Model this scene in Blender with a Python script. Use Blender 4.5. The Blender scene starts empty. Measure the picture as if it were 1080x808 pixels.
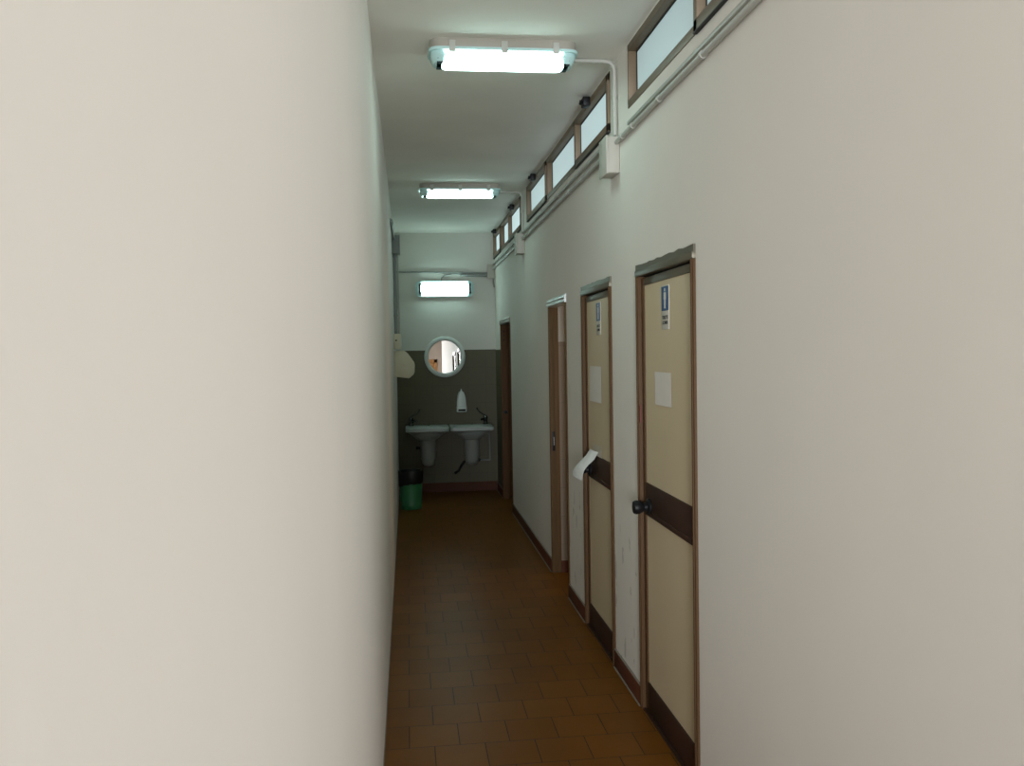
import bpy, bmesh, math, random
from mathutils import Vector, Matrix
random.seed(7)
C = bpy.context.scene.collection
PI = math.pi

# ------------------------------------------------------------------ geometry constants (metres)
XL, XR = -0.128, 1.015          # corridor side walls
YB = 9.97                       # end wall
YS = -6.0                       # far wall of the hall behind the camera
HC = 2.98                       # ceiling
TW = 0.06                       # partition thickness

# ------------------------------------------------------------------ materials
def nt(name):
    m = bpy.data.materials.new(name); m.use_nodes = True
    n = m.node_tree.nodes; l = m.node_tree.links
    return m, n, l, n['Principled BSDF']

def mat(name, col, rough=0.6, metal=0.0, noise=0.0, nscale=8.0, bump=0.0, bscale=60.0, spec=0.5, stretch=None):
    m, n, l, b = nt(name)
    b.inputs['Base Color'].default_value = (*col, 1)
    b.inputs['Roughness'].default_value = rough
    b.inputs['Metallic'].default_value = metal
    b.inputs['Specular IOR Level'].default_value = spec
    tc = n.new('ShaderNodeTexCoord')
    src = tc.outputs['Object']
    if stretch:
        mp = n.new('ShaderNodeMapping'); mp.inputs['Scale'].default_value = stretch
        l.new(src, mp.inputs[0]); src = mp.outputs[0]
    if noise:
        t = n.new('ShaderNodeTexNoise'); t.inputs['Scale'].default_value = nscale
        t.inputs['Detail'].default_value = 4
        l.new(src, t.inputs['Vector'])
        r = n.new('ShaderNodeMapRange')
        r.inputs['To Min'].default_value = 1 - noise; r.inputs['To Max'].default_value = 1 + noise
        l.new(t.outputs['Fac'], r.inputs['Value'])
        mx = n.new('ShaderNodeVectorMath'); mx.operation = 'SCALE'
        mx.inputs[0].default_value = col
        l.new(r.outputs[0], mx.inputs['Scale']); l.new(mx.outputs[0], b.inputs['Base Color'])
    if bump:
        t2 = n.new('ShaderNodeTexNoise'); t2.inputs['Scale'].default_value = bscale
        t2.inputs['Detail'].default_value = 3
        l.new(src, t2.inputs['Vector'])
        bp = n.new('ShaderNodeBump'); bp.inputs['Strength'].default_value = bump
        bp.inputs['Distance'].default_value = 0.004
        l.new(t2.outputs['Fac'], bp.inputs['Height']); l.new(bp.outputs[0], b.inputs['Normal'])
    return m

def emit(name, col, s):
    m, n, l, b = nt(name)
    b.inputs['Base Color'].default_value = (*[c*0.35 for c in col], 1)
    b.inputs['Emission Color'].default_value = (*col, 1)
    b.inputs['Emission Strength'].default_value = s
    b.inputs['Roughness'].default_value = 0.4
    return m

def wall_paint(name, paint, tile=None, tile_z=1.64, tile_y=-99, scuffs=False):
    """painted plaster; optional tiled dado below tile_z and beyond tile_y (world metres)"""
    m, n, l, b = nt(name)
    g = n.new('ShaderNodeNewGeometry'); sep = n.new('ShaderNodeSeparateXYZ')
    l.new(g.outputs['Position'], sep.inputs[0])
    no = n.new('ShaderNodeTexNoise'); no.inputs['Scale'].default_value = 2.2; no.inputs['Detail'].default_value = 5
    l.new(g.outputs['Position'], no.inputs['Vector'])
    mr = n.new('ShaderNodeMapRange'); mr.inputs['To Min'].default_value = 0.965; mr.inputs['To Max'].default_value = 1.035
    l.new(no.outputs['Fac'], mr.inputs['Value'])
    sc = n.new('ShaderNodeVectorMath'); sc.operation = 'SCALE'; sc.inputs[0].default_value = paint
    l.new(mr.outputs[0], sc.inputs['Scale'])
    col = sc.outputs[0]
    def math_(op, a, bb):
        k = n.new('ShaderNodeMath'); k.operation = op
        for i, v in enumerate((a, bb)):
            if isinstance(v, (int, float)): k.inputs[i].default_value = v
            else: l.new(v, k.inputs[i])
        return k.outputs[0]
    def mixc(f, a, c2):
        k = n.new('ShaderNodeMix'); k.data_type = 'RGBA'
        l.new(f, k.inputs[0]); l.new(a, k.inputs[6])
        if isinstance(c2, tuple): k.inputs[7].default_value = (*c2, 1)
        else: l.new(c2, k.inputs[7])
        return k.outputs[2]
    if scuffs:
        # flaking and grey scuffs low on the plaster beside the toilet doors
        s1 = n.new('ShaderNodeTexNoise'); s1.inputs['Scale'].default_value = 16; s1.inputs['Detail'].default_value = 6
        mp = n.new('ShaderNodeMapping'); mp.inputs['Scale'].default_value = (1, 1.0, 0.45)
        l.new(g.outputs['Position'], mp.inputs[0]); l.new(mp.outputs[0], s1.inputs['Vector'])
        k = math_('GREATER_THAN', s1.outputs['Fac'], 0.63)
        k = math_('MULTIPLY', k, math_('LESS_THAN', sep.outputs['Z'], 0.75))
        k = math_('MULTIPLY', k, math_('GREATER_THAN', sep.outputs['Y'], 3.7))
        k = math_('MULTIPLY', k, math_('LESS_THAN', sep.outputs['Y'], 6.0))
        k = math_('MULTIPLY', k, 0.45)
        col = mixc(k, col, (0.30, 0.28, 0.24))
    if tile:
        tz = math_('LESS_THAN', sep.outputs['Z'], tile_z)
        ty = math_('GREATER_THAN', sep.outputs['Y'], tile_y)
        f = math_('MULTIPLY', tz, ty)
        br = n.new('ShaderNodeTexBrick'); br.offset = 0
        br.inputs['Scale'].default_value = 1; br.inputs['Brick Width'].default_value = 0.205
        br.inputs['Row Height'].default_value = 0.205; br.inputs['Mortar Size'].default_value = 0.002
        br.inputs['Color1'].default_value = (*tile, 1)
        br.inputs['Color2'].default_value = (*[c*0.93 for c in tile], 1)
        br.inputs['Mortar'].default_value = (*[c*0.75 for c in tile], 1)
        cx = n.new('ShaderNodeCombineXYZ')
        l.new(math_('ADD', sep.outputs['X'], sep.outputs['Y']), cx.inputs[0]); l.new(sep.outputs['Z'], cx.inputs[1])
        l.new(cx.outputs[0], br.inputs['Vector'])
        col = mixc(f, col, br.outputs['Color'])
        rr = math_('MULTIPLY_ADD', f, -0.25); rr.node.inputs[2].default_value = 0.8
        l.new(rr, b.inputs['Roughness'])
    else:
        b.inputs['Roughness'].default_value = 0.8
    l.new(col, b.inputs['Base Color'])
    t2 = n.new('ShaderNodeTexNoise'); t2.inputs['Scale'].default_value = 45; t2.inputs['Detail'].default_value = 4
    l.new(g.outputs['Position'], t2.inputs['Vector'])
    bp = n.new('ShaderNodeBump'); bp.inputs['Strength'].default_value = 0.12; bp.inputs['Distance'].default_value = 0.003
    l.new(t2.outputs['Fac'], bp.inputs['Height']); l.new(bp.outputs[0], b.inputs['Normal'])
    return m

def floor_mat():
    m, n, l, b = nt('terracotta_tiles')
    g = n.new('ShaderNodeNewGeometry')
    mp = n.new('ShaderNodeMapping')
    mp.inputs['Location'].default_value = (0.027 + 0.2055*100, -3.477 + 0.2035*101, 0)
    l.new(g.outputs['Position'], mp.inputs[0])
    br = n.new('ShaderNodeTexBrick'); br.offset = 0.5; br.offset_frequency = 2
    br.inputs['Scale'].default_value = 1; br.inputs['Brick Width'].default_value = 0.2055
    br.inputs['Row Height'].default_value = 0.2035; br.inputs['Mortar Size'].default_value = 0.0022
    br.inputs['Mortar Smooth'].default_value = 0.2
    br.inputs['Color1'].default_value = (*FLOOR1, 1)
    br.inputs['Color2'].default_value = (*FLOOR2, 1)
    br.inputs['Mortar'].default_value = (0.035, 0.022, 0.014, 1)
    l.new(mp.outputs[0], br.inputs['Vector'])
    no = n.new('ShaderNodeTexNoise'); no.inputs['Scale'].default_value = 5; no.inputs['Detail'].default_value = 6
    l.new(g.outputs['Position'], no.inputs['Vector'])
    mr = n.new('ShaderNodeMapRange'); mr.inputs['To Min'].default_value = 0.85; mr.inputs['To Max'].default_value = 1.15
    l.new(no.outputs['Fac'], mr.inputs['Value'])
    sc = n.new('ShaderNodeVectorMath'); sc.operation = 'SCALE'
    l.new(br.outputs['Color'], sc.inputs[0]); l.new(mr.outputs[0], sc.inputs['Scale'])
    l.new(sc.outputs[0], b.inputs['Base Color'])
    b.inputs['Roughness'].default_value = 0.34
    b.inputs['Specular IOR Level'].default_value = 0.08
    bp = n.new('ShaderNodeBump'); bp.inputs['Strength'].default_value = 0.35; bp.inputs['Distance'].default_value = 0.002
    bp.invert = True
    l.new(br.outputs['Fac'], bp.inputs['Height']); l.new(bp.outputs[0], b.inputs['Normal'])
    return m

FLOOR1 = (0.182, 0.070, 0.010); FLOOR2 = (0.155, 0.058, 0.008)
M = {}
PAINT = (0.74, 0.705, 0.65)
M['wall'] = wall_paint('white_plaster', PAINT)
M['wall_r'] = wall_paint('white_plaster_scuffed', (0.715, 0.68, 0.625), tile=(0.108, 0.096, 0.050), tile_z=1.632, tile_y=9.40, scuffs=True)
M['wall_b'] = wall_paint('plaster_over_tiles', (0.66, 0.66, 0.61), tile=(0.108, 0.096, 0.050), tile_z=1.638)
M['wall_h'] = wall_paint('cream_hall_paint', (0.74, 0.69, 0.63))
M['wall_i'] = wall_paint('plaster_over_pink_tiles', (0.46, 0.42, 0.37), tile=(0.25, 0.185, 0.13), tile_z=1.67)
M['ceil'] = mat('ceiling_paint', (0.80, 0.79, 0.73), 0.85, noise=0.10, nscale=2.4, bump=0.1)
M['floor'] = floor_mat()
M['skirt'] = mat('red_skirting_tile', (0.10, 0.032, 0.016), 0.55, spec=0.2, noise=0.12, nscale=9)
M['caulk'] = mat('grey_white_grout', (0.24, 0.21, 0.175), 0.8)
M['win_bronze'] = mat('dull_bronze_window_metal', (0.17, 0.12, 0.075), 0.5, 0.25, noise=0.1, nscale=12)
M['bronze'] = mat('bronze_anodised_metal', (0.095, 0.052, 0.025), 0.55, 0.0, spec=0.12, noise=0.12, nscale=12, stretch=(8, 8, 0.4))
M['bronze_head_reflect'] = mat('bronze_metal_grey_reflection', (0.135, 0.12, 0.085), 0.42, 0.45, noise=0.1, nscale=14, stretch=(6, 0.5, 6))  # same door bronze, with grey reflected light put into its colour
M['head_lamp_reflect'] = mat('pale_metal_lamp_reflection', (0.62, 0.66, 0.65), 0.35, 0.5)  # lamp reflection on the door head, painted in as a paler metal
M['brown'] = mat('dark_brown_laminate', (0.038, 0.016, 0.010), 0.5, spec=0.25, noise=0.1, nscale=10)
M['cream'] = mat('cream_laminate', (0.575, 0.475, 0.315), 0.45, noise=0.03, nscale=5)
M['wood'] = mat('brown_wood', (0.115, 0.066, 0.030), 0.6, spec=0.12, noise=0.25, nscale=7, stretch=(10, 10, 0.6))
M['wood_dark'] = mat('dark_brown_wood', (0.11, 0.055, 0.026), 0.6, spec=0.12, noise=0.25, nscale=7, stretch=(10, 10, 0.6))
M['orange_wood'] = mat('orange_wood', (0.68, 0.36, 0.13), 0.45, noise=0.2, nscale=6, stretch=(8, 8, 0.6))
M['black'] = mat('black_plastic', (0.007, 0.007, 0.008), 0.45, spec=0.25)
M['holder'] = mat('dark_teal_lampholder', (0.03, 0.07, 0.075), 0.5)
M['rubber'] = mat('black_gasket', (0.012, 0.012, 0.012), 0.7)
M['pvc'] = mat('painted_grey_conduit', (0.41, 0.41, 0.37), 0.45, noise=0.08, nscale=10)
M['pvc_dark'] = mat('grey_conduit', (0.25, 0.27, 0.26), 0.5, noise=0.1, nscale=10)
M['box'] = mat('grey_junction_box_plastic', (0.44, 0.42, 0.37), 0.5, noise=0.05, nscale=10)
M['lamp_base'] = mat('grey_lamp_housing', (0.40, 0.37, 0.32), 0.5, noise=0.06, nscale=12)
M['lamp_clip'] = mat('lamp_clip_plastic', (0.52, 0.53, 0.49), 0.45)
M['lamp_rim'] = mat('clear_cover_edge', (0.55, 0.80, 0.80), 0.15)
M['glow'] = emit('fluorescent_glow', (0.66, 1.0, 0.93), 9.0)
M['glow_weak'] = emit('dimmed_fluorescent_glow', (0.66, 1.0, 0.93), 6.0)  # same tubes, turned down to keep the far floor darker
for k, e in ((1, 0.29), (2, 0.43), (3, 0.54)): M['pane%d' % k] = emit('frosted_daylight_pane', (0.76, 0.98, 1.0), e)
M['white_pl'] = mat('white_plastic', (0.68, 0.74, 0.72), 0.3)
M['ceramic'] = mat('white_ceramic', (0.44, 0.50, 0.48), 0.3, spec=0.35)
M['ceramic_shaded'] = mat('shaded_white_ceramic', (0.31, 0.325, 0.30), 0.3, spec=0.3)  # white ceramic with the shade under the basins put into its colour
M['chrome'] = mat('worn_chrome', (0.16, 0.165, 0.16), 0.2, 1.0)
M['mirror'] = mat('mirror_glass', (0.93, 0.93, 0.92), 0.0, 1.0)
M['green'] = mat('green_plastic', (0.050, 0.24, 0.105), 0.35, noise=0.05, nscale=20)
M['bag'] = mat('black_bin_bag', (0.010, 0.010, 0.010), 0.42, bump=0.4, bscale=35)
M['dryer'] = mat('cream_enamel', (0.68, 0.62, 0.46), 0.35)
M['paper'] = mat('white_paper', (0.66, 0.62, 0.57), 0.8, noise=0.05, nscale=25)
M['paper_bl'] = mat('cool_white_paper', (0.70, 0.73, 0.70), 0.75, noise=0.12, nscale=30, bump=0.3, bscale=40)
M['film'] = mat('clouded_plastic_sleeve', (0.58, 0.52, 0.42), 0.3)
M['blue'] = mat('blue_sign_film', (0.004, 0.055, 0.175), 0.4)
M['sign_w'] = mat('white_sign_film', (0.55, 0.53, 0.47), 0.5)
M['ink'] = mat('black_ink', (0.015, 0.015, 0.013), 0.7)
M['steel'] = mat('steel', (0.45, 0.44, 0.42), 0.35, 0.9)

# ------------------------------------------------------------------ mesh helpers
class MB:
    def __init__(s): s.bm = bmesh.new()
    def box(s, x0, x1, y0, y1, z0, z1, bev=0.0, seg=2):
        t = bmesh.new()
        bmesh.ops.create_cube(t, size=1)
        for v in t.verts:
            v.co = Vector(((x0+x1)/2 + v.co.x*(x1-x0), (y0+y1)/2 + v.co.y*(y1-y0), (z0+z1)/2 + v.co.z*(z1-z0)))
        if bev:
            bmesh.ops.bevel(t, geom=list(t.edges), offset=bev, segments=seg, affect='EDGES', profile=0.5)
        s._join(t); return s
    def _join(s, t):
        me = bpy.data.meshes.new('tmp'); t.to_mesh(me); t.free()
        s.bm.from_mesh(me); bpy.data.meshes.remove(me)
    def tube(s, pts, r, n=14, caps=True):
        pts = [Vector(p) for p in pts]; rings = []
        rs = r if isinstance(r, (list, tuple)) else [r]*len(pts)
        prev = None
        for i, p in enumerate(pts):
            if i == 0: d = pts[1]-p
            elif i == len(pts)-1: d = p-pts[i-1]
            else: d = (pts[i+1]-p).normalized() + (p-pts[i-1]).normalized()
            d.normalize()
            if prev is None:
                a = Vector((0, 0, 1)) if abs(d.z) < 0.9 else Vector((1, 0, 0))
                u = d.cross(a).normalized()
            else:
                u = (prev - d*prev.dot(d)).normalized()
            prev = u; w = d.cross(u)
            rings.append([s.bm.verts.new(p + (u*math.cos(2*PI*k/n) + w*math.sin(2*PI*k/n))*rs[i]) for k in range(n)])
        for a, b in zip(rings, rings[1:]):
            for k in range(n):
                s.bm.faces.new((a[k], a[(k+1) % n], b[(k+1) % n], b[k]))
        if caps:
            s.bm.faces.new(rings[0][::-1]); s.bm.faces.new(rings[-1])
        return s
    def lathe(s, prof, origin, axis='z', n=36, close=False, sx=1.0, sy=1.0):
        o = Vector(origin); rings = []
        for r, h in prof:
            ring = []
            for k in range(n):
                a = 2*PI*k/n; c, d = r*math.cos(a)*sx, r*math.sin(a)*sy
                v = {'z': (c, d, h), 'y': (c, h, d), 'x': (h, c, d)}[axis]
                ring.append(s.bm.verts.new(o + Vector(v)))
            rings.append(ring)
        pairs = list(zip(rings, rings[1:]))
        if close: pairs.append((rings[-1], rings[0]))
        for a, b in pairs:
            for k in range(n):
                s.bm.faces.new((a[k], a[(k+1) % n], b[(k+1) % n], b[k]))
        if not close:
            s.bm.faces.new(rings[0][::-1]); s.bm.faces.new(rings[-1])
        return s
    def prism(s, poly, axis, a0, a1, bev=0.0):
        """poly: 2-D outline in the two other axes (x,y,z order), extruded along axis from a0 to a1"""
        t = bmesh.new()
        def P(p, a):
            return {'x': (a, p[0], p[1]), 'y': (p[0], a, p[1]), 'z': (p[0], p[1], a)}[axis]
        A = [t.verts.new(P(p, a0)) for p in poly]; B = [t.verts.new(P(p, a1)) for p in poly]
        n = len(poly)
        t.faces.new(A[::-1]); t.faces.new(B)
        for k in range(n): t.faces.new((A[k], A[(k+1) % n], B[(k+1) % n], B[k]))
        bmesh.ops.recalc_face_normals(t, faces=list(t.faces))
        if bev:
            bmesh.ops.bevel(t, geom=list(t.edges), offset=bev, segments=2, affect='EDGES', profile=0.5)
        s._join(t); return s
    def quad(s, *ps):
        s.bm.faces.new([s.bm.verts.new(p) for p in ps]); return s
    def build(s, name, m, parent=None, origin=None, smooth=True, angle=0.6):
        root = parent
        off = Vector((0, 0, 0))
        if parent is not None:
            off = Vector(parent['_o'])
        elif origin is not None:
            off = Vector(origin)
        bmesh.ops.remove_doubles(s.bm, verts=list(s.bm.verts), dist=1e-6)
        bmesh.ops.recalc_face_normals(s.bm, faces=list(s.bm.faces))
        for v in s.bm.verts: v.co -= off
        if smooth:
            for f in s.bm.faces: f.smooth = True
        me = bpy.data.meshes.new(name); s.bm.to_mesh(me); s.bm.free()
        if smooth: me.set_sharp_from_angle(angle=angle)
        me.materials.append(M[m] if isinstance(m, str) else m)
        o = bpy.data.objects.new(name, me); C.objects.link(o)
        o['_o'] = tuple(off)
        if parent is not None: o.parent = parent
        else: o.location = off
        return o

def tag(o, label, cat, group=None, kind=None):
    o['label'] = label; o['category'] = cat
    if group: o['group'] = group
    if kind: o['kind'] = kind
    return o

def thing(name, label, cat, loc, group=None, kind=None):
    o = bpy.data.objects.new(name, None); C.objects.link(o)
    o.empty_display_size = 0.1
    o.location = loc; o['_o'] = tuple(loc)
    return tag(o, label, cat, group, kind)

def arc(c, a, b, r, n=6):
    """bend points at corner c between directions a and b (unit, away from the corner)"""
    c, a, b = Vector(c), Vector(a), Vector(b)
    p0, p2 = c + a*r, c + b*r
    return [(p0*(1-t)**2 + c*2*t*(1-t) + p2*t*t) for t in [i/n for i in range(n+1)]]

def wall_with_holes(name, m, x0, x1, ya, yb, za, zb, holes, label):
    """wall slab whose big faces lie at x0 (room side) and x1; holes are (y0,y1,z0,z1)"""
    ys = sorted({ya, yb, *[h[0] for h in holes], *[h[1] for h in holes]})
    zs = sorted({za, zb, *[h[2] for h in holes], *[h[3] for h in holes]})
    ys = [y for y in ys if ya <= y <= yb]; zs = [z for z in zs if za <= z <= zb]
    def solid(i, j):
        if i < 0 or j < 0 or i >= len(ys)-1 or j >= len(zs)-1: return False
        y, z = (ys[i]+ys[i+1])/2, (zs[j]+zs[j+1])/2
        return not any(h[0] < y < h[1] and h[2] < z < h[3] for h in holes)
    mb = MB()
    for i in range(len(ys)-1):
        for j in range(len(zs)-1):
            if not solid(i, j): continue
            a, b, c, d = ys[i], ys[i+1], zs[j], zs[j+1]
            mb.quad((x0, a, c), (x0, a, d), (x0, b, d), (x0, b, c))
            mb.quad((x1, a, c), (x1, b, c), (x1, b, d), (x1, a, d))
            if not solid(i-1, j): mb.quad((x0, a, c), (x1, a, c), (x1, a, d), (x0, a, d))
            if not solid(i+1, j): mb.quad((x0, b, c), (x0, b, d), (x1, b, d), (x1, b, c))
            if not solid(i, j-1): mb.quad((x0, a, c), (x0, b, c), (x1, b, c), (x1, a, c))
            if not solid(i, j+1): mb.quad((x0, a, d), (x1, a, d), (x1, b, d), (x0, b, d))
    o = mb.build(name, m, smooth=False)
    return tag(o, label, 'wall', kind='structure')

# ------------------------------------------------------------------ room shell
D1 = (2.957, 3.732, 0.0, 1.972)
D2 = (4.222, 4.947, 0.0, 1.970)
D3 = (5.462, 6.150, 0.0, 1.968)
D4 = (8.500, 9.385, 0.0, 1.950)
W1 = (1.10, 3.845, 2.690, 2.972)
W2 = (4.195, 7.120, 2.680, 2.972)
W3 = (7.520, 9.930, 2.680, 2.972)
YE = -0.8                               # both corridor walls end here; a hall opens behind the camera
HX0, HX1 = -4.2, 5.2                    # hall side walls
HW1 = (-1.45, -0.08, 0.4, 2.6)            # unseen hall windows added to light the corridor (x0, x1, z0, z1), either side of the orange door
HW2 = (1.50, 2.87, 0.4, 2.6)

wall_with_holes('wall_right', 'wall_r', XR, XR+TW, YE, YB, 0, HC, [D1, D2, D3, D4, W1, W2, W3],
                'long white plaster wall with toilet doors and high windows')
def struct_box(name, m, a, label, cat):
    return tag(MB().box(*a).build(name, m, smooth=False), label, cat, kind='structure')
struct_box('wall_left', 'wall', (XL-0.12, XL, YE, YB, 0, HC), 'bare white plaster wall along the left of the corridor', 'wall')
struct_box('wall_back', 'wall_b', (XL-0.12, XR+TW, YB, YB+0.12, 0, HC), 'end wall, painted above and olive tiled below, behind the sinks', 'wall')
mb = MB()                                # hall far wall with openings for the two added windows
mb.box(HX0, HW1[0], YS-0.12, YS, 0, HC).box(HW1[1], HW2[0], YS-0.12, YS, 0, HC).box(HW2[1], HX1, YS-0.12, YS, 0, HC)
for w_ in (HW1, HW2):
    mb.box(w_[0], w_[1], YS-0.12, YS, 0, w_[2]).box(w_[0], w_[1], YS-0.12, YS, w_[3], HC)
tag(mb.build('wall_hall', 'wall_h', smooth=False), 'wall of the hall behind the camera holding the orange wood door', 'wall', kind='structure')
struct_box('wall_hall_left', 'wall_h', (HX0-0.1, HX0, YS-0.12, YE, 0, HC), 'left side wall of the hall behind the camera', 'wall')
struct_box('wall_hall_right', 'wall_h', (HX1, HX1+0.1, YS-0.12, YE, 0, HC), 'right side wall of the hall behind the camera', 'wall')
struct_box('wall_return_right', 'wall_h', (XR+TW, HX1, YE, YE+0.1, 0, HC), 'hall wall to the right of the corridor mouth', 'wall')
struct_box('wall_return_left', 'wall_h', (HX0, XL-0.12, YE, YE+0.1, 0, HC), 'hall wall to the left of the corridor mouth', 'wall')
struct_box('floor', 'floor', (HX0-0.1, HX1+0.1, YS-0.12, YB+0.12, -0.1, 0), 'brown terracotta tile floor in running bond', 'floor')
struct_box('ceiling', 'ceil', (HX0-0.1, HX1+0.1, YS-0.12, YB+0.12, HC, HC+0.1), 'grey white painted corridor ceiling', 'ceiling')

# rooms beyond the two open doorways
def side_room(nm, y0, y1, xe, label):
    x0 = XR+TW
    mb = MB()
    mb.box(x0, xe, y1, y1+0.06, 0, HC)
    mb.box(x0, xe, y0-0.06, y0, 0, HC)
    mb.box(xe, xe+0.06, y0-0.06, y1+0.06, 0, HC)
    return tag(mb.build(nm, 'wall_i', smooth=False), label, 'wall', kind='structure')
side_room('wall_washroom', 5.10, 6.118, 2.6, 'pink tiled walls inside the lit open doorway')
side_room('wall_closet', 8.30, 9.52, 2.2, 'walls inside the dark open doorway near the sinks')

def skirting(name, segs, label, axis='y'):
    mb = MB()
    for s in segs: mb.box(*s)
    return tag(mb.build(name, 'skirt', smooth=False), label, 'baseboard', kind='structure')
sk = 0.010
for i, (a, b, lab) in enumerate([(YE, D1[0], 'red tile skirting on the near side of the nearest toilet door'),
                                 (D1[1], D2[0], 'short red tile skirting between the two closed toilet doors'),
                                 (D2[1], D3[0], 'short red tile skirting between second toilet door and open doorway'),
                                 (D3[1], D4[0], 'long red tile skirting between the two open doorways'),
                                 (D4[1], YB-0.012, 'red tile skirting in the corner past the farthest doorway')]):
    r = thing('baseboard_right', lab, 'baseboard', (XR, (a+b)/2, 0), kind='structure')
    MB().box(XR-sk, XR, a, b, 0, 0.088, 0.002).build('skirting_tile', 'skirt', r)
    MB().box(XR-sk*0.9, XR, a, b, 0.088, 0.094).build('grout_line', 'caulk', r)
    MB().box(XR-sk-0.006, XR-sk, a, b, 0, 0.004).build('floor_joint', 'caulk', r)
skirting('baseboard_back', [(XL, XR, YB-0.012, YB, 0, 0.105)], 'dark red tile skirting under the sinks')
skirting('baseboard_washroom', [(XR+TW, 2.6, 6.106, 6.118, 0, 0.085)], 'red tile skirting inside the lit open doorway')
tag(MB().box(XL, XL+0.003, -1, YB, 0, 0.012).build('baseboard_left', 'caulk', smooth=False), 'thin pale grout line where the left wall meets the floor', 'baseboard', kind='structure')

# ------------------------------------------------------------------ doors
def ragged_head(y0, y1, z0, z1, jag):
    n = 14; top = []
    for k in range(n+1):
        y = y0 + (y1-y0)*k/n
        top.append((y, z1 + (random.uniform(-jag, jag) if 0 < k < n else 0)))
    return [(y0, z0)] + [(y1, z0)] + top[::-1]

def knob(root, y, z, x=XR):
    """black round knob on a disc, on the corridor face"""
    k = MB().lathe([(0.020, 0.0), (0.018, -0.026), (0.024, -0.034), (0.029, -0.044), (0.030, -0.060), (0.026, -0.070), (0.012, -0.074)],
                   (x, y, z), 'x', 24).build('door_knob', 'black', root)
    MB().lathe([(0.036, 0.0), (0.036, -0.007), (0.029, -0.012), (0.019, -0.013)], (x, y, z), 'x', 28).build('rose', 'black', k)
    return k

def toilet_door(idx, D, label, jag):
    y0, y1, _, zt = D
    r = thing('door_%d' % idx, label, 'door', (XR, (y0+y1)/2, 0), kind='structure')
    fx0, fx1 = XR-0.010, XR+0.055
    fw = 0.034
    mb = MB()
    for a, b in ((y0, y0+fw), (y1-fw, y1)):                     # moulded jambs: a raised bead and a flat
        mb.box(fx0, fx1, a, b, 0, zt-0.05, 0.004)
        mid = (a+b)/2
        mb.box(fx0-0.004, fx0+0.004, mid-0.006, mid+0.006, 0.0, zt-0.05, 0.003)
    mb.build('door_jambs', 'bronze', r)
    hm = MB().prism(ragged_head(y0, y1, zt-0.026, zt, jag), 'x', fx0+0.001, fx1)
    hm.box(fx0-0.004, fx1, y0, y1, zt-0.052, zt-0.024, 0.004)
    hm.build('door_head', 'bronze_head_reflect', r)
    # leaf
    ly0, ly1, lz0, lz1 = y0+fw+0.003, y1-fw-0.003, 0.008, zt-0.060
    lx0, lx1 = XR+0.006, XR+0.042
    sw = 0.036
    mb = MB()
    mb.box(lx0, lx1, ly0, ly0+sw, lz0, lz1, 0.003); mb.box(lx0, lx1, ly1-sw, ly1, lz0, lz1, 0.003)
    mb.box(lx0-0.003, lx0+0.004, ly0+sw-0.010, ly0+sw-0.002, lz0, lz1-0.03, 0.002)
    mb.build('leaf_stiles', 'bronze', r)
    MB().box(lx0+0.001, lx1, ly0+sw-0.001, ly1-sw+0.001, lz1-0.033, lz1, 0.003).build('leaf_top_rail', 'bronze_head_reflect', r)
    for za, zb in ((0.135, 0.882), (1.020, lz1-0.032)):
        MB().box(lx0+0.006, lx1-0.006, ly0+sw-0.002, ly1-sw+0.002, za, zb).build('leaf_panel', 'cream', r)
    mb = MB().box(lx0-0.001, lx1, ly0+sw-0.001, ly1-sw+0.001, 0.880, 1.022, 0.004)
    mb.box(lx0-0.005, lx0+0.002, ly0+sw, ly1-sw, 0.882, 0.904, 0.003)
    mb.build('lock_rail', 'brown', r)
    mb = MB().box(lx0-0.001, lx1, ly0+sw-0.001, ly1-sw+0.001, lz0, 0.137, 0.004)
    mb.build('kick_plate', 'brown', r)
    MB().box(XR+0.030, XR+0.05, y0+fw, y1-fw, zt-0.062, zt-0.050).build('head_gap_shadow', 'rubber', r)  # black strip standing in for the soffit shadow above the leaf
    MB().box(fx0+0.004, fx1, y0+0.004, y1-0.004, 0, 0.007).build('threshold', 'brown', r)
    return r

r1 = toilet_door(1, D1, 'nearest toilet door, cream panels, brown lock rail and black knob', 0.006)
knob(r1, D1[1]-0.135, 0.925, XR+0.004)
MB().box(XR-0.0085, XR-0.002, D1[1]-0.045, D1[1]-0.028, 1.28, 1.36).build('red_mark', mat('red_tape', (0.13, 0.018, 0.01), 0.5), r1)
r2 = toilet_door(2, D2, 'second toilet door, cream panels, white slip hanging off its knob', 0.002)
knob(r2, D2[1]-0.135, 0.925, XR+0.004)

def open_doorway(idx, D, label, head_mat, jamb_mat):
    y0, y1, _, zt = D
    r = thing('door_%d' % idx, label, 'doorway', (XR, (y0+y1)/2, 0), kind='structure')
    fx0, fx1 = XR-0.008, XR+TW
    for a, b in ((y0, y0+0.030), (y1-0.030, y1)):
        mb = MB().box(fx0, fx1, a, b, 0, zt-0.051, 0.003)
        inner = b if a == y0 else a
        s = 1 if a == y0 else -1
        mb.box(fx0+0.034, fx1, min(inner, inner+s*0.008), max(inner, inner+s*0.008), 0, zt-0.051, 0.002)
        mb.build('door_jamb', jamb_mat, r)
    pr = [(fx0-0.002, zt-0.052), (fx0-0.008, zt-0.046), (fx0-0.008, zt-0.034), (fx0-0.002, zt-0.026), (fx0-0.008, zt-0.020), (fx0-0.008, zt-0.010), (fx0+0.004, zt+0.004), (fx1, zt+0.004), (fx1, zt-0.052)]
    MB().prism(pr, 'y', y0, y1).build('door_head', head_mat, r)
    return r
r3 = open_doorway(3, D3, 'open doorway with wooden jambs showing pink tiles inside', 'head_lamp_reflect', 'wood')
mb = MB().box(XR+0.006, XR+0.030, D3[1]-0.0335, D3[1]-0.029, 0.885, 1.025, 0.002)
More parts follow.
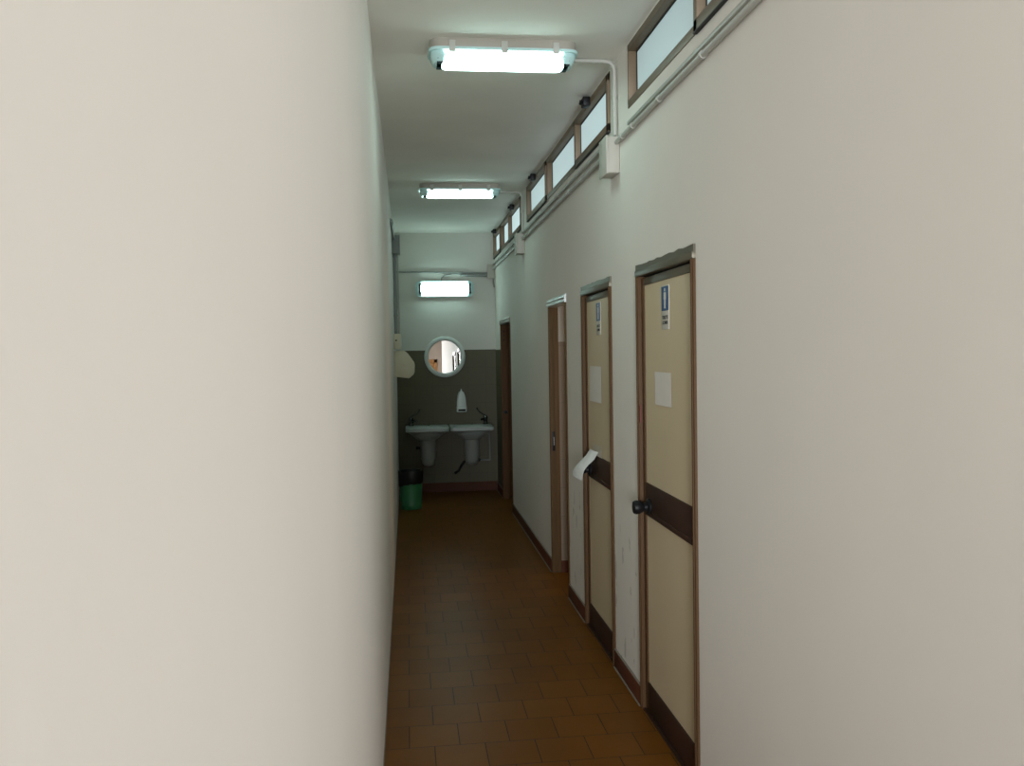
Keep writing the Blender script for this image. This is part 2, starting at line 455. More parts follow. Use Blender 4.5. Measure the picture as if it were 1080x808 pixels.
sp = mb.build('strike_plate', 'black', r3)
MB().box(XR+0.015, XR+0.021, D3[1]-0.0345, D3[1]-0.0325, 0.925, 0.985).build('latch_slot', 'pvc_dark', sp)
MB().lathe([(0.004, 0), (0.004, -0.004), (0.001, -0.005)], (XR+0.018, D3[1]-0.030, 1.76), 'y', 10).build('screw', 'wood_dark', r3)
r4 = open_doorway(4, D4, 'farthest doorway beside the sinks with a brown door opened inward', 'bronze_head_reflect', 'wood_dark')
# its leaf swung inward against the far side, seen face on
lf = MB().box(XR+TW+0.004, XR+TW+0.75, D4[1]-0.028, D4[1]+0.010, 0.01, D4[3]-0.045, 0.003).build('door_leaf', 'wood_dark', r4)
hk = MB()
for k in range(3):
    zz = 1.83 - k*0.045
    hk.tube([(XR+0.024+0.004*(k % 2), D4[1]-0.030, zz), (XR+0.026, D4[1]-0.052, zz-0.012), (XR+0.028, D4[1]-0.058, zz+0.010)], 0.004, 8)
hk.build('coat_hook', 'black', r4)
MB().lathe([(0.022, 0), (0.022, -0.006), (0.010, -0.008), (0.010, -0.035), (0.020, -0.040), (0.018, -0.058)], (XR+0.032, D4[1]-0.030, 0.95), 'y', 16).build('door_knob', 'black', r4)

# ------------------------------------------------------------------ high windows
def high_window(idx, W, parts, label):
    """parts: list of (y0, y1, is_sash)"""
    y0, y1, z0, z1 = W
    r = thing('window_%d' % idx, label, 'window', (XR, (y0+y1)/2, z0), kind='structure')
    x0, xg, x1 = XR-0.004, XR+0.036, XR+0.058
    mb = MB()
    mb.box(x0, x1, y0, y1, z0, z0+0.036, 0.002); mb.box(x0, x1, y0, y1, z1-0.030, z1, 0.002)
    mb.box(x0, x1, y0, y0+0.016, z0, z1, 0.002); mb.box(x0, x1, y1-0.016, y1, z0, z1, 0.002)
    for a, b, s in parts[:-1]:
        mb.box(x0+0.0005, x1, b-0.024, b+0.024, z0+0.002, z1-0.002, 0.002)
    mb.build('window_frame', 'win_bronze', r)
    for a, b, s in parts:
        a2 = a + (0.016 if a == y0 else 0.024); b2 = b - (0.016 if b == y1 else 0.024)
        if s:
            sx0 = XR-0.014
            sm = MB()
            sa, sb, sz0, sz1 = a+0.002, b-0.002, z0, z1-0.012
            sm.box(sx0, xg+0.012, sa, sb, sz0, sz0+0.040, 0.002); sm.box(sx0, xg+0.012, sa, sb, sz1-0.034, sz1, 0.002)
            sm.box(sx0, xg+0.012, sa, sa+0.036, sz0, sz1, 0.002); sm.box(sx0, xg+0.012, sb-0.036, sb, sz0, sz1, 0.002)
            so = sm.build('sash', 'win_bronze', r)
            q = (sa+0.034, sb-0.034, sz0+0.038, sz1-0.032)
            xq = XR+0.022
            MB().box(XR-0.016, XR-0.001, sa+0.002, sb-0.002, sz0-0.006, sz0-0.001).build('sash_shadow_strip', 'rubber', so)  # black strip drawn for the shadow gap below the sash
        else:
            q = (a2-0.001, b2+0.001, z0+0.034, z1-0.028); xq = xg; so = r
        g = MB()
        for ga, gb, gc, gd in ((q[0], q[0]+0.009, q[2], q[3]), (q[1]-0.009, q[1], q[2], q[3]), (q[0], q[1], q[2], q[2]+0.008), (q[0], q[1], q[3]-0.008, q[3])):
            g.box(xq-0.003, xq+0.004, ga, gb, gc, gd)
        g.build('gasket', 'rubber', so)
        MB().box(xq, xq+0.006, q[0]+0.001, q[1]-0.001, q[2]+0.001, q[3]-0.001).build('pane', 'pane%d' % idx, so)
        if s:
            c = (a+b)/2
            lt = MB().box(XR-0.052, XR-0.012, c-0.034, c+0.034, z1-0.055, z1-0.005, 0.006)
            lt.tube([(XR-0.046, c-0.008, z1-0.03), (XR-0.062, c-0.012, z1-0.028), (XR-0.064, c-0.014, z1-0.045)], 0.009, 8)
            lt.build('latch', 'black', r)
    return r
high_window(1, W1, [(1.10, 2.0, False), (2.0, 2.92, True), (2.92, 3.845, False)], 'nearest strip of high frosted windows under the ceiling')
high_window(2, W2, [(4.195, 5.06, True), (5.06, 6.13, False), (6.13, 7.12, True)], 'middle strip of three high frosted windows between the lamps')
high_window(3, W3, [(7.52, 8.44, True), (8.44, 9.21, False), (9.21, 9.93, True)], 'farthest strip of small high windows near the end wall')

# unseen hall windows, added behind the camera to bring daylight in
for idx, W, lab in ((4, HW1, 'unseen tall hall window added left of the orange door, behind the camera'), (5, HW2, 'unseen tall hall window added right of the orange door, behind the camera')):
    a0, a1, c0, c1 = W
    r = thing('window_%d' % idx, lab, 'window', ((a0+a1)/2, YS, c0), kind='structure')
    mb = MB()
    for a, b, c, d in ((a0, a0+0.05, c0, c1), (a1-0.05, a1, c0, c1), (a0, a1, c0, c0+0.05), (a0, a1, c1-0.05, c1), ((a0+a1)/2-0.025, (a0+a1)/2+0.025, c0, c1)):
        mb.box(a, b, YS-0.09, YS-0.04, c, d)
    mb.build('window_frame', 'white_pl', r)

# ------------------------------------------------------------------ lobby door (seen in the round mirror)
r = thing('door_5', 'orange wooden door behind the camera, reflected in the round mirror', 'door', (0.7, YS, 0), kind='structure')
LD = (0.20, 1.17, 2.16)
mb = MB().box(LD[0], LD[0]+0.10, YS, YS+0.05, 0, LD[2]+0.10, 0.005).box(LD[1]-0.10, LD[1], YS, YS+0.05, 0, LD[2]+0.10, 0.005).box(LD[0], LD[1], YS, YS+0.05, LD[2], LD[2]+0.10, 0.005)
mb.build('door_frame', 'orange_wood', r)
mb = MB().box(LD[0]+0.10, LD[1]-0.10, YS, YS+0.03, 0.01, LD[2], 0.003)
mb.build('door_leaf', 'orange_wood', r)
MB().box(LD[0]+0.24, LD[1]-0.24, YS+0.028, YS+0.036, 0.9, LD[2]-0.14).build('door_panel', 'paper', r)

# ------------------------------------------------------------------ lamps
def lamp(label, c, mode, glow='glow'):
    """2-tube batten, 0.66 m long; mode 'ceiling' hangs from z, 'wall' sits on the end wall"""
    r = thing('fluorescent_lamp', label, 'lamp', c, group='fluorescent batten lamps')
    L, Wd = 0.655, 0.165
    def tf(mb):                                     # local: x along, y across, z out of the surface (0..-)
        for v in mb.bm.verts:
            x, y, z = v.co
            v.co = Vector((c[0]+x, c[1]+y, c[2]+z)) if mode == 'ceiling' else Vector((c[0]+x, c[1]+z, c[2]+y))
        return mb
    def slab(l, w, z0, z1, l2, w2, bev, straight=0.45):
        """rounded-end slab tapering from (l,w) at z0 to (l2,w2) at z1"""
        mb = MB(); rings = []
        for ll, ww, zz in ((l, w, z0), (l, w, z0+(z1-z0)*straight), (l2+(l-l2)*0.4, w2+(w-w2)*0.4, z0+(z1-z0)*0.8), (l2, w2, z1)):
            rr = min(bev, ww*0.45); ring = []
            for sx, sy, a0 in ((1, 1, 0), (-1, 1, PI/2), (-1, -1, PI), (1, -1, 1.5*PI)):
                for k in range(7):
                    a = a0 + k*PI/12
                    ring.append(mb.bm.verts.new((sx*(ll/2-rr)+rr*math.cos(a), sy*(ww/2-rr)+rr*math.sin(a), zz)))
            rings.append(ring)
        n = len(rings[0])
        for a, b in zip(rings, rings[1:]):
            for k in range(n): mb.bm.faces.new((a[k], a[(k+1) % n], b[(k+1) % n], b[k]))
        mb.bm.faces.new(rings[0]); mb.bm.faces.new(rings[-1][::-1])
        return mb
    tf(slab(L, Wd, 0, -0.042, L-0.01, Wd-0.008, 0.05)).build('housing', 'lamp_base', r)
    tf(slab(L+0.014, Wd+0.014, -0.040, -0.052, L+0.012, Wd+0.012, 0.05)).build('cover_rim', 'lamp_rim', r)
    # clear end pieces of the cover and the luminous middle
    for s in (-1, 1):
        e = slab(0.085, Wd-0.012, -0.048, -0.096, 0.060, Wd-0.05, 0.045)
        for v in e.bm.verts: v.co.x += s*(L/2-0.046)
        tf(e).build('cover_end', 'lamp_rim', r)
        for t in (-1, 1):
            q = MB().box(s*(L/2-0.040)-0.006, s*(L/2-0.040)+0.006, t*0.036-0.009, t*0.036+0.009, -0.0975, -0.080, 0.002)
            q.box(s*(L/2-0.038)-0.004, s*(L/2-0.038)+0.004, t*0.058-0.006, t*0.058+0.006, -0.086, -0.064, 0.002)
            tf(q).build('lampholder', 'holder', r)
    tf(slab(L-0.098, Wd-0.008, -0.049, -0.100, L-0.110, Wd-0.060, 0.03, 0.12)).build('diffuser', glow, r)
    for x in (-0.23, 0.0, 0.23):
        for s in (-1, 1):
            q = MB().box(x-0.014, x+0.014, s*(Wd/2+0.003)-0.005, s*(Wd/2+0.003)+0.005, -0.062, -0.012, 0.002)
            tf(q).build('clip', 'lamp_clip', r)
    return r
lamp('nearest ceiling lamp, long fluorescent batten across the corridor', (0.452, 3.905, HC), 'ceiling')
lamp('second ceiling lamp, the fluorescent batten deeper in the corridor', (0.452, 7.135, HC), 'ceiling', 'glow_weak')
lamp('fluorescent lamp on the end wall above the round mirror', (0.437, YB, 2.338), 'wall')

# ------------------------------------------------------------------ conduits and boxes
def pipe(name, label, pts, r, m='pvc', clips=(), group='conduits', cat='conduit'):
    root = thing(name, label, cat, pts[0], group=group)
    MB().tube(pts, r, 14).build('pipe', m, root)
    for p, axis in clips:
        p = Vector(p)
        d = {'y': Vector((0, 0.008, 0)), 'z': Vector((0, 0, 0.008)), 'x': Vector((0.008, 0, 0))}[axis]
        MB().tube([p-d, p+d], r+0.003, 12).build('pipe_clip', m, root)
    return root
xp = XR-0.016
pipe('conduit', 'painted pipe under the nearest high windows running into the first junction box',
     [(xp, 1.0, 2.582), (xp, 4.02, 2.582)], 0.0115, clips=[((xp, 2.82, 2.582), 'y'), ((xp, 3.32, 2.582), 'y'), ((xp, 3.72, 2.582), 'y'), ((xp, 3.9, 2.582), 'y')])
tag(MB().box(XR-0.014, XR, 1.0, 3.83, 2.612, 2.628, 0.003).build('cable_trunking', 'pvc', origin=(XR, 1.0, 2.612)), 'slim painted trunking just above the pipe by the nearest windows', 'conduit', group='conduits')
pipe('conduit', 'upper painted pipe under the middle high windows', [(xp, 4.16, 2.622), (xp, 7.36, 2.622)], 0.011, clips=[((xp, 5.6, 2.622), 'y')])
pipe('conduit', 'lower painted pipe under the middle high windows', [(xp, 4.16, 2.570), (xp, 7.36, 2.570)], 0.013, clips=[((xp, 5.2, 2.570), 'y'), ((xp, 6.3, 2.570), 'y')])
pipe('conduit', 'upper painted pipe under the farthest high windows', [(xp, 7.50, 2.615), (xp, YB-0.08, 2.615)], 0.011)
pipe('conduit', 'lower painted pipe under the farthest high windows', [(xp, 7.50, 2.565), (xp, YB-0.08, 2.565)], 0.013, clips=[((xp, 8.7, 2.565), 'y')])
def drop(label, y, x_from, zb):
    zc = HC-0.013
    pts = [(x_from, y-0.03, zc)] + [tuple(p) for p in arc((xp, y-0.03, zc), (-1, 0, 0), (0, 0, -1), 0.05)] + [(xp, y-0.03, zb)]
    pipe('conduit', label, pts, 0.010, clips=[((xp, y-0.03, 2.80), 'z')])
drop('thin feed pipe from the nearest lamp down to the first junction box', 4.075, 0.775, 2.62)
drop('thin feed pipe from the second lamp down to the middle junction box', 7.40, 0.775, 2.62)

def jbox(label, a, m='box', lid='x-'):
    x0, x1, y0, y1, z0, z1 = a
    r = thing('junction_box', label, 'junction box', ((x0+x1)/2, (y0+y1)/2, z0), group='junction boxes')
    MB().box(x0, x1, y0, y1, z0, z1, 0.006).build('box_body', m, r)
    if lid == 'x-': q = MB().box(x0-0.006, x0+0.004, y0-0.004, y1+0.004, z0-0.004, z1+0.004, 0.003)
    elif lid == 'x+': q = MB().box(x1-0.004, x1+0.006, y0-0.004, y1+0.004, z0-0.004, z1+0.004, 0.003)
    else: q = MB().box(x0-0.004, x1+0.004, y0-0.006, y0+0.004, z0-0.004, z1+0.004, 0.003)
    q.build('box_lid', m, r)
    return r
jbox('nearest junction box, on the right wall under the high windows', (XR-0.060, XR, 4.02, 4.17, 2.440, 2.612))
jbox('middle junction box, on the right wall beyond the second lamp', (XR-0.066, XR, 7.36, 7.50, 2.445, 2.620))
jbox('small junction box in the corner of the end wall', (XR-0.085, XR-0.004, YB-0.075, YB, 2.455, 2.610), lid='y-')
pipe('cable', 'short black cable dangling under the corner junction box', [(XR-0.02, YB-0.04, 2.456), (XR-0.018, YB-0.04, 2.40), (XR-0.008, YB-0.04, 2.35)], 0.007, 'pvc_dark', group='cables', cat='cable')

pipe('conduit', 'long grey pipe across the end wall above the lamp', [(XL, YB-0.013, 2.538), (XR-0.08, YB-0.013, 2.520)], 0.010, 'pvc_dark')
pipe('conduit', 'thicker grey pipe on the right half of the end wall', [(0.62, YB-0.016, 2.497), (XR-0.08, YB-0.016, 2.488)], 0.016, 'pvc_dark')
pipe('cable', 'curved feed cable entering the top of the end wall lamp',
     [(0.66, YB-0.012, 2.512), (0.52, YB-0.012, 2.508), (0.44, YB-0.012, 2.495), (0.405, YB-0.012, 2.468), (0.400, YB-0.012, 2.415)], 0.007, 'pvc_dark', group='cables', cat='cable')

# left wall, far end
yl = 8.36
pipe('conduit', 'curved pipe on the left wall leading to the upper grey box',
     [(XL-0.01, 7.42, 2.745), (XL+0.010, 7.46, 2.74), (XL+0.015, 7.55, 2.735), (XL+0.015, 7.9, 2.725), (XL+0.018, 8.30, 2.70)], 0.014, 'pvc_dark')
jbox('upper grey junction box on the far left wall', (XL, XL+0.070, 8.30, 8.42, 2.555, 2.730), 'pvc_dark', 'x+')
pipe('conduit', 'vertical grey pipe on the left wall above the hand dryer', [(XL+0.022, yl, 2.555), (XL+0.022, yl, 1.795)], 0.017, 'pvc_dark',
     clips=[((XL+0.022, yl, 2.535), 'z'), ((XL+0.022, yl, 1.97), 'z')])
pipe('conduit', 'thin second pipe beside the vertical grey pipe', [(XL+0.050, yl+0.02, 2.555), (XL+0.050, yl+0.02, 1.795)], 0.008, 'pvc')
sw = thing('switch_box', 'beige switch box on the left wall above the hand dryer', 'switch', (XL, yl, 1.65), group=None)
MB().box(XL, XL+0.066, 8.30, 8.42, 1.648, 1.795, 0.006).build('box_body', 'dryer', sw)
MB().box(XL+0.064, XL+0.072, 8.33, 8.39, 1.68, 1.76, 0.003).build('switch', 'white_pl', sw)
MB().lathe([(0.008, 0), (0.008, -0.004), (0.003, -0.005)], (XL+0.022, 8.30, 1.732), 'y', 12).build('button', 'black', sw)

# hand dryer
hd = thing('hand_dryer', 'cream hand dryer on the left wall before the sinks', 'hand dryer', (XL, 8.45, 1.365))
prof = [(XL, 1.632), (-0.030, 1.632), (0.002, 1.606), (0.058, 1.525), (0.066, 1.500), (0.062, 1.425), (0.050, 1.400), (0.010, 1.366), (-0.030, 1.372), (XL, 1.385)]
MB().prism(prof, 'y', 8.33, 8.60, 0.008).build('dryer_cover', 'dryer', hd)
MB().prism([(-0.012, 1.372), (0.014, 1.363), (0.046, 1.391), (0.036, 1.398)], 'y', 8.345, 8.56, 0.0).build('air_outlet', 'black', hd)
MB().lathe([(0.016, 0), (0.016, -0.004), (0.012, -0.006)], (-0.03, 8.33, 1.5), 'y', 16).build('push_button', 'dryer', hd)

# ------------------------------------------------------------------ mirror
mc = Vector((0.423, YB-0.012, 1.560))
mr = thing('round_mirror', 'round mirror in a white plastic ring above the sinks', 'mirror', mc)
MB().lathe([(0.186, -0.004), (0.192, -0.020), (0.204, -0.028), (0.220, -0.027), (0.232, -0.018), (0.236, 0.0), (0.232, 0.008), (0.190, 0.008)], mc, 'y', 56, close=True).build('mirror_frame', 'white_pl', mr)
MB().lathe([(0.192, 0.004), (0.192, -0.006)], mc, 'y', 56).build('mirror_glass', 'mirror', mr, angle=0.2)
hk = MB().tube([(mc.x, mc.y+0.004, mc.z+0.228), (mc.x-0.010, mc.y+0.004, mc.z+0.244), (mc.x, mc.y+0.004, mc.z+0.252), (mc.x+0.010, mc.y+0.004, mc.z+0.244), (mc.x, mc.y+0.004, mc.z+0.228)], 0.003, 8)
hk.build('hanging_hook', 'steel', mr)
MIRROR_PITCH, MIRROR_YAW = math.radians(-1.5), math.radians(0.54)
mr.rotation_euler = (MIRROR_PITCH, 0, MIRROR_YAW)

# soap dispenser
sd = thing('soap_dispenser', 'pointed white soap dispenser on the tiles under the mirror', 'soap dispenser', (0.602, YB, 0.925))
ol = []
for t in [i/10 for i in range(11)]:
    ol.append((0.602+0.054*math.cos(t*PI/2)**0.75, 0.985+0.178*math.sin(t*PI/2)))
out = [(0.602-0.052, 0.985)] + [(2*0.602-p[0], p[1]) for p in ol][1:-1] + ol[::-1]
MB().prism(out, 'y', YB-0.085, YB, 0.006).build('tank', 'white_pl', sd)
MB().lathe([(0.010, 0), (0.008, 0.018), (0.003, 0.030)], (0.602, YB-0.045, 1.158), 'z', 12).build('cap', 'white_pl', sd)
MB().box(0.545, 0.659, YB-0.095, YB, 0.925, 0.990, 0.006).build('dispenser_base', 'white_pl', sd)
MB().box(0.562, 0.645, YB-0.099, YB-0.080, 0.936, 0.958, 0.002).build('outlet_slot', 'black', sd)

# ------------------------------------------------------------------ sinks
def rrect(cx, cy, w, d, r, n=6):
    pts = []
    for sx, sy, a0 in ((1, 1, 0), (-1, 1, PI/2), (-1, -1, PI), (1, -1, 1.5*PI)):
        for k in range(n+1):
            a = a0 + k*PI/2/n
            pts.append((cx+sx*(w/2-r)+r*math.cos(a), cy+sy*(d/2-r)+r*math.sin(a)))
    return pts

def sink(cx, label, tap_side, hose):
    y0, y1 = YB-0.46, YB
    cy = (y0+y1)/2; zt = 0.780; w = 0.482; d = y1-y0
    r = thing('sink', label, 'sink', (cx, cy, 0.34), group='hand basins')
    mb = MB(); bm = mb.bm
    levels = [  # outside going up, over the rim, down into the bowl
        (0.17, 0.16, 0.06, 0.622, 0.06), (0.24, 0.22, 0.08, 0.640, 0.05), (0.36, 0.30, 0.10, 0.690, 0.035), (w-0.06, d-0.10, 0.06, 0.724, 0.02),
        (w-0.02, d-0.025, 0.04, 0.734, 0), (w, d, 0.03, 0.742, 0), (w, d, 0.03, 0.776, 0), (w-0.010, d-0.010, 0.036, zt, 0),
        (w-0.075, d-0.16, 0.10, zt-0.004, -0.045), (w-0.10, d-0.19, 0.10, zt-0.025, -0.045), (w-0.20, d-0.28, 0.08, zt-0.100, -0.04), (0.08, 0.08, 0.035, zt-0.125, -0.03)]
    rings = []
    for ww, dd, rr, z, sh in levels:
        rings.append([bm.verts.new((x, y, z)) for x, y in rrect(cx, cy+sh, ww, dd, rr)])
    n = len(rings[0])
    for a, b in zip(rings, rings[1:]):
        for k in range(n): bm.faces.new((a[k], a[(k+1) % n], b[(k+1) % n], b[k]))
    bm.faces.new(rings[0][::-1]); bm.faces.new(rings[-1])
    mb.build('basin', 'ceramic', r)
    MB().lathe([(0.020, 0), (0.020, 0.003), (0.012, 0.004)], (cx, cy-0.03, zt-0.126), 'z', 16).build('drain', 'chrome', r)
    MB().lathe([(0.013, 0), (0.013, 0.002), (0.006, 0.001)], (cx+0.02, y1-0.05, zt), 'z', 16).build('overflow', 'black', r)
    # half pedestal hiding the trap
    px = cx + 0.012
    MB().lathe([(0.020, 0.318), (0.052, 0.326), (0.074, 0.352), (0.084, 0.40), (0.090, 0.50), (0.093, 0.622)], (px, YB-0.115, 0), 'z', 32, sy=1.15).build('half_pedestal', 'ceramic_shaded', r)
    # tap at the outer rear corner, spout towards the middle, long lever up
    s = tap_side; tx, ty = cx - s*0.178, YB-0.075
    tp = MB().lathe([(0.030, 0), (0.030, 0.008), (0.024, 0.014), (0.023, 0.060), (0.026, 0.066), (0.025, 0.085), (0.015, 0.097), (0.004, 0.100)], (tx, ty, zt), 'z', 20).build('tap', 'chrome', r)
    MB().tube([(tx, ty, zt+0.045), (tx+s*0.035, ty-0.045, zt+0.058), (tx+s*0.062, ty-0.085, zt+0.062), (tx+s*0.070, ty-0.098, zt+0.045)], [0.015, 0.013, 0.012, 0.012], 12).build('spout', 'chrome', tp)
    MB().tube([(tx, ty, zt+0.090), (tx+s*0.030, ty-0.004, zt+0.112), (tx+s*0.066, ty-0.006, zt+0.138), (tx+s*0.092, ty-0.006, zt+0.172), (tx+s*0.098, ty-0.006, zt+0.188)], [0.010, 0.007, 0.006, 0.007, 0.010], 10).build('lever', 'chrome', tp)
    if hose:
        MB().tube([(px+0.10, YB-0.03, 0.36), (px, YB-0.04, 0.355), (px-0.085, YB-0.035, 0.345), (px-0.12, YB-0.035, 0.30), (px-0.15, YB-0.035, 0.245), (px-0.20, YB-0.04, 0.215)], 0.014, 10).build('waste_hose', 'black', r)
        MB().tube([(cx+0.225, YB-0.03, 0.74), (cx+0.228, YB-0.03, 0.36), (px+0.09, YB-0.03, 0.36)], 0.012, 10).build('waste_pipe', 'pvc_dark', r)
    else:
        q = MB().tube([(px-0.13, YB-0.03, 0.52), (px-0.06, YB-0.04, 0.52)], 0.014, 10)
        q.lathe([(0.020, -0.012), (0.020, 0.012)], (px-0.13, YB-0.03, 0.52), 'x', 14)
        q.build('stop_valve', 'black', r)
    return r
sink(0.200, 'left of two white wall sinks, beside the green bin', 1, False)
sink(0.696, 'right of two white wall sinks, beside the farthest doorway', -1, True)

# ------------------------------------------------------------------ bin and bag
bx, by = 0.004, 8.96
bn = thing('waste_bin', 'round green plastic bin on the floor by the left wall', 'bin', (bx, by, 0))
MB().lathe([(0.104, 0.0), (0.108, 0.004), (0.110, 0.035), (0.1115, 0.040), (0.110, 0.045), (0.119, 0.30), (0.121, 0.375), (0.1235, 0.380), (0.1235, 0.390), (0.116, 0.390), (0.114, 0.30), (0.104, 0.012)], (bx, by, 0), 'z', 40).build('bin_body', 'green', bn)
mb = MB(); bm = mb.bm; n = 48; rings = []
for lv, (r0, z) in enumerate([(0.1235, 0.255), (0.1265, 0.262), (0.1275, 0.33), (0.128, 0.392), (0.124, 0.400), (0.112, 0.397), (0.108, 0.33), (0.095, 0.20)]):
    ring = []
    for k in range(n):
        a = 2*PI*k/n
        rr = r0 + (0.002*math.sin(a*9+lv) if lv < 5 else 0.003*math.sin(a*7))
        zz = z
        if lv < 2: zz = z + 0.018*math.sin(a*1.0+1.9) + 0.006*math.sin(a*3+0.7) + 0.003*math.sin(a*11)
        ring.append(bm.verts.new((bx+rr*math.cos(a), by+rr*math.sin(a), zz)))
    rings.append(ring)
for a, b in zip(rings, rings[1:]):
    for k in range(n): bm.faces.new((a[k], a[(k+1) % n], b[(k+1) % n], b[k]))
bm.faces.new(rings[-1])
tag(mb.build('bin_bag', 'bag', origin=(bx, by, 0.2)), 'black bin bag folded over the rim of the green bin', 'bag')

# ------------------------------------------------------------------ signs and papers on the doors
def text_mesh(body, size, loc, parent, align='CENTER', sx=1.0):
    cu = bpy.data.curves.new('txt', 'FONT'); cu.body = body; cu.size = size; cu.align_x = align; cu.extrude = 0.0002
    cu.offset = 0.0006
    ob = bpy.data.objects.new('txt', cu); C.objects.link(ob)
    dg = bpy.context.evaluated_depsgraph_get()
    me = bpy.data.meshes.new_from_object(ob.evaluated_get(dg))
    C.objects.unlink(ob); bpy.data.objects.remove(ob)
    off = Vector(parent['_o'])
    for v in me.vertices:                          # text x runs towards -Y (read from the corridor), text y is up
        x, y, z = v.co
        v.co = Vector((loc[0]-z, loc[1]-x*sx, loc[2]+y)) - off
    me.materials.clear(); me.materials.append(M['ink'])
    o = bpy.data.objects.new('lettering', me); C.objects.link(o); o.parent = parent; o['_o'] = tuple(off)
    return o

def toilet_sign(yc, zt, xf, label):
    w = 0.100; h = 0.176
    r = thing('toilet_sign', label, 'sign', (xf, yc, zt-h), group='toilet door signs')
    x0 = xf-0.0022
    MB().box(x0, xf, yc-w/2, yc+w/2, zt-h, zt, 0.0006).build('sign_plate', 'sign_w', r)
    MB().box(x0-0.0007, x0, yc-w/2+0.003, yc+w/2-0.003, zt-0.101, zt-0.004).build('blue_field', 'blue', r)
    # male pictogram
    zc = zt-0.052; X0, X1 = x0-0.0015, x0-0.0006
    mb = MB().lathe([(0.0066, 0), (0.0066, 0.0008)], (X0, yc, zt-0.018), 'x', 20)
    body = [(-0.016, 0.024), (-0.018, 0.020), (-0.018, -0.004), (-0.0125, -0.004), (-0.0125, 0.014), (-0.011, 0.014), (-0.011, -0.040), (-0.0015, -0.040), (-0.0015, -0.008),
            (0.0015, -0.008), (0.0015, -0.040), (0.011, -0.040), (0.011, 0.014), (0.0125, 0.014), (0.0125, -0.004), (0.018, -0.004), (0.018, 0.020), (0.016, 0.024)]
    mb.prism([(yc-a*0.75, zc+b) for a, b in body], 'x', X0, X1)
    mb.build('man_pictogram', 'sign_w', r, smooth=False)
    text_mesh('TOILETTE', 0.0185, (x0-0.0003, yc, zt-0.134), r, sx=0.95)
    text_mesh('UOMINI', 0.0185, (x0-0.0003, yc, zt-0.155), r, sx=1.05)
    return r
PX = XR+0.012                                    # face of the cream panels
toilet_sign(3.358, 1.857, PX, 'blue and white men toilet sign on the nearest toilet door')
toilet_sign(4.575, 1.862, PX, 'blue and white men toilet sign on the second toilet door')

def sheet(name, label, y0, y1, z0, z1, m, skew=0.0, wob=0.002, cat='notice'):
    """paper with its own slight curl, thin but solid"""
    mb = MB(); bm = mb.bm; N = 8; F, B = [], []
    for i in range(N+1):
        a, b = [], []
        for j in range(N+1):
            u, v = i/N, j/N
            y = y0+(y1-y0)*u + skew*(v-0.5); z = z0+(z1-z0)*v
            x = PX-0.0012 - wob*(math.sin(u*3.1+v*1.3)*0.5+0.5)*(1-v*0.6)
            a.append(bm.verts.new((x-0.0006, y, z))); b.append(bm.verts.new((x, y, z)))
        F.append(a); B.append(b)
    for i in range(N):
        for j in range(N):
            bm.faces.new((F[i][j], F[i][j+1], F[i+1][j+1], F[i+1][j])); bm.faces.new((B[i][j], B[i+1][j], B[i+1][j+1], B[i][j+1]))
    for i in range(N):
        bm.faces.new((F[i][0], F[i+1][0], B[i+1][0], B[i][0])); bm.faces.new((F[i][N], B[i][N], B[i+1][N], F[i+1][N]))
        bm.faces.new((F[0][i], B[0][i], B[0][i+1], F[0][i+1])); bm.faces.new((F[N][i], F[N][i+1], B[N][i+1], B[N][i]))
    return tag(mb.build(name, m, origin=(PX, (y0+y1)/2, z0)), label, cat)
sheet('paper_notice', 'blank white paper taped to the nearest toilet door', 3.290, 3.512, 1.372, 1.508, 'paper', 0.006)
sheet('paper_notice', 'larger wrinkled white paper taped to the second toilet door', 4.520, 4.815, 1.318, 1.515, 'paper', 0.0, 0.005)
sheet('plastic_sleeve', 'small clouded plastic scrap stuck above the slip on second door', 4.535, 4.760, 1.022, 1.082, 'film', 0.01, 0.003, 'sticker')

# white slip folded over the knob of the second door, standing out into the corridor
mb = MB(); bm = mb.bm
path = [(XR-0.004, 4.665, 1.050), (XR-0.022, 4.690, 1.010), (XR-0.054, 4.716, 0.972), (XR-0.072, 4.738, 0.942), (XR-0.078, 4.768, 0.912), (XR-0.079, 4.780, 0.886)]
side = Vector((0.20, -0.98, -0.10)).normalized()
wd = [0.060, 0.066, 0.064, 0.070, 0.080, 0.084]
tops, bots = [], []
for (p, w) in zip(path, wd):
    p = Vector(p); row = []; row2 = []
    for k in range(7):
        t = k/6-0.5
        q = p + side*t*w*1.7 + Vector((-0.006*math.cos(t*PI), 0, 0.0))
        row.append(bm.verts.new(q)); row2.append(bm.verts.new(q+Vector((0.0012, 0, -0.0006))))
    tops.append(row); bots.append(row2)
for i in range(len(path)-1):
    for k in range(6):
        bm.faces.new((tops[i][k], tops[i][k+1], tops[i+1][k+1], tops[i+1][k])); bm.faces.new((bots[i][k], bots[i+1][k], bots[i+1][k+1], bots[i][k+1]))
    bm.faces.new((tops[i][0], tops[i+1][0], bots[i+1][0], bots[i][0])); bm.faces.new((tops[i][6], bots[i][6], bots[i+1][6], tops[i+1][6]))
for k in range(6):
    bm.faces.new((tops[0][k], bots[0][k], bots[0][k+1], tops[0][k+1])); bm.faces.new((tops[-1][k], tops[-1][k+1], bots[-1][k+1], bots[-1][k]))
tag(mb.build('paper_slip', 'paper_bl', origin=path[0]), 'white slip of paper draped over the knob of the second door', 'paper')

# ------------------------------------------------------------------ light
def area(name, loc, rot, sx, sy, power, col):
    d = bpy.data.lights.new(name, 'AREA'); d.shape = 'RECTANGLE'; d.size = sx; d.size_y = sy
    d.energy = power; d.color = col
    o = bpy.data.objects.new(name, d); C.objects.link(o); o.location = loc; o.rotation_euler = rot
    return o
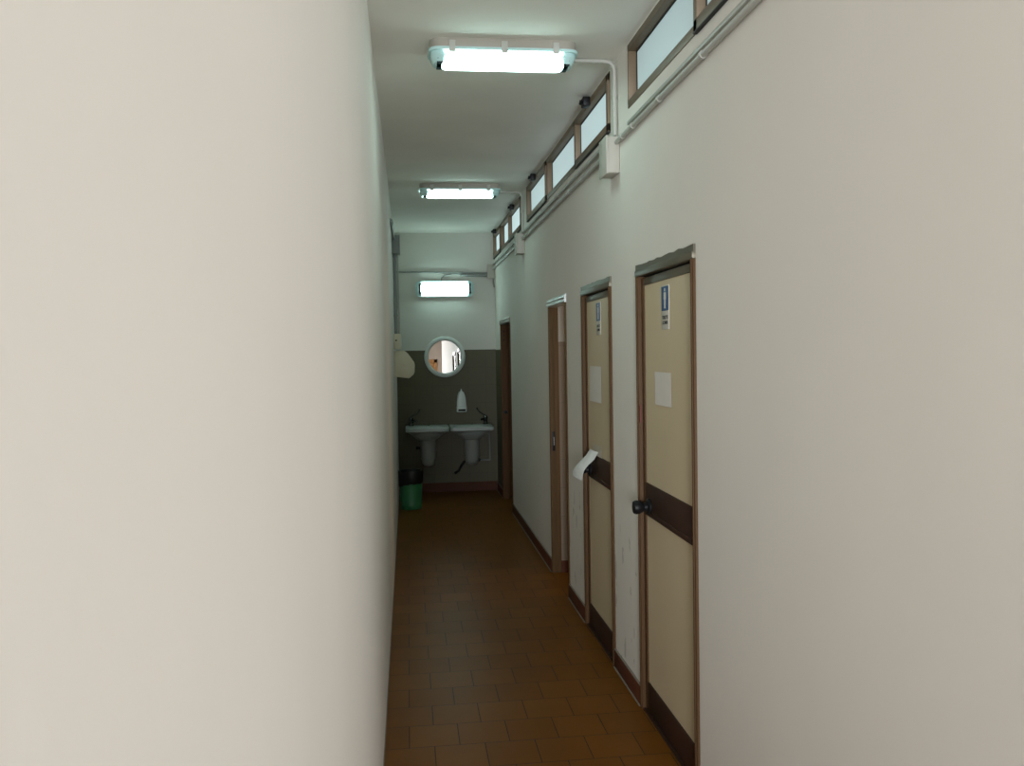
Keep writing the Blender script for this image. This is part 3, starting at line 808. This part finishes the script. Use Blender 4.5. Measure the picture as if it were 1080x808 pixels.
# daylight through the added hall windows, narrowed and aimed into the corridor
DAY = (0.955, 1.0, 1.045)
def daylight(name, W, aim, power):
    p = Vector(((W[0]+W[1])/2, YS-0.15, (W[2]+W[3])/2))
    o = area(name, p, (0, 0, 0), W[1]-W[0], W[3]-W[2], power, DAY)
    o.rotation_euler = (Vector(aim)-p).to_track_quat('-Z', 'Z').to_euler()
    o.data.spread = math.radians(64)
daylight('added_hall_daylight', HW1, (0.45, 1.7, 1.95), 86)
daylight('added_hall_daylight', HW2, (0.45, 1.7, 1.95), 86)
area('washroom_daylight', (2.5, 5.72, 1.35), (0, PI/2, 0), 0.7, 0.5, 4.5, (1.0, 0.74, 0.42))

w = bpy.data.worlds.new('sky'); bpy.context.scene.world = w; w.use_nodes = True
w.node_tree.nodes['Background'].inputs[0].default_value = (0.75, 0.85, 1.0, 1)
w.node_tree.nodes['Background'].inputs[1].default_value = 0.15

# ------------------------------------------------------------------ camera (fitted: f = 910 px on a 1080-px-wide frame)
F, CX, CY, H = 910.0, 540.0, 404.0, 1.6
VP, ROLL = (430.0, 373.5), 0.0215
yv = Vector(((VP[0]-CX)/F, (VP[1]-CY)/F, 1)).normalized()       # corridor axis in camera axes (right, down, forward)
up = Vector((-math.sin(ROLL), -math.cos(ROLL), 0))
zv = (up - yv*up.dot(yv)).normalized(); xv = yv.cross(zv)
right = Vector((xv[0], yv[0], zv[0])); down = Vector((xv[1], yv[1], zv[1])); fwd = Vector((xv[2], yv[2], zv[2]))
rot = Matrix((right, -down, -fwd)).transposed()
cd = bpy.data.cameras.new('camera'); cam = bpy.data.objects.new('camera', cd); C.objects.link(cam)
cd.sensor_fit = 'HORIZONTAL'; cd.sensor_width = 36.0; cd.lens = 36.0*F/1080.0
cd.clip_start = 0.02; cd.clip_end = 100
cam.matrix_world = Matrix.Translation((0, 0, H)) @ rot.to_4x4()
sc = bpy.context.scene
sc.camera = cam
sc.view_settings.view_transform = 'Standard'; sc.view_settings.look = 'None'
sc.view_settings.exposure = 0.24; sc.view_settings.gamma = 1.0; sc.view_settings.use_curve_mapping = False
sc.cycles.max_bounces = 10; sc.cycles.diffuse_bounces = 8
sc.cycles.use_denoising = True
for o in bpy.data.objects:
    if '_o' in o: del o['_o']
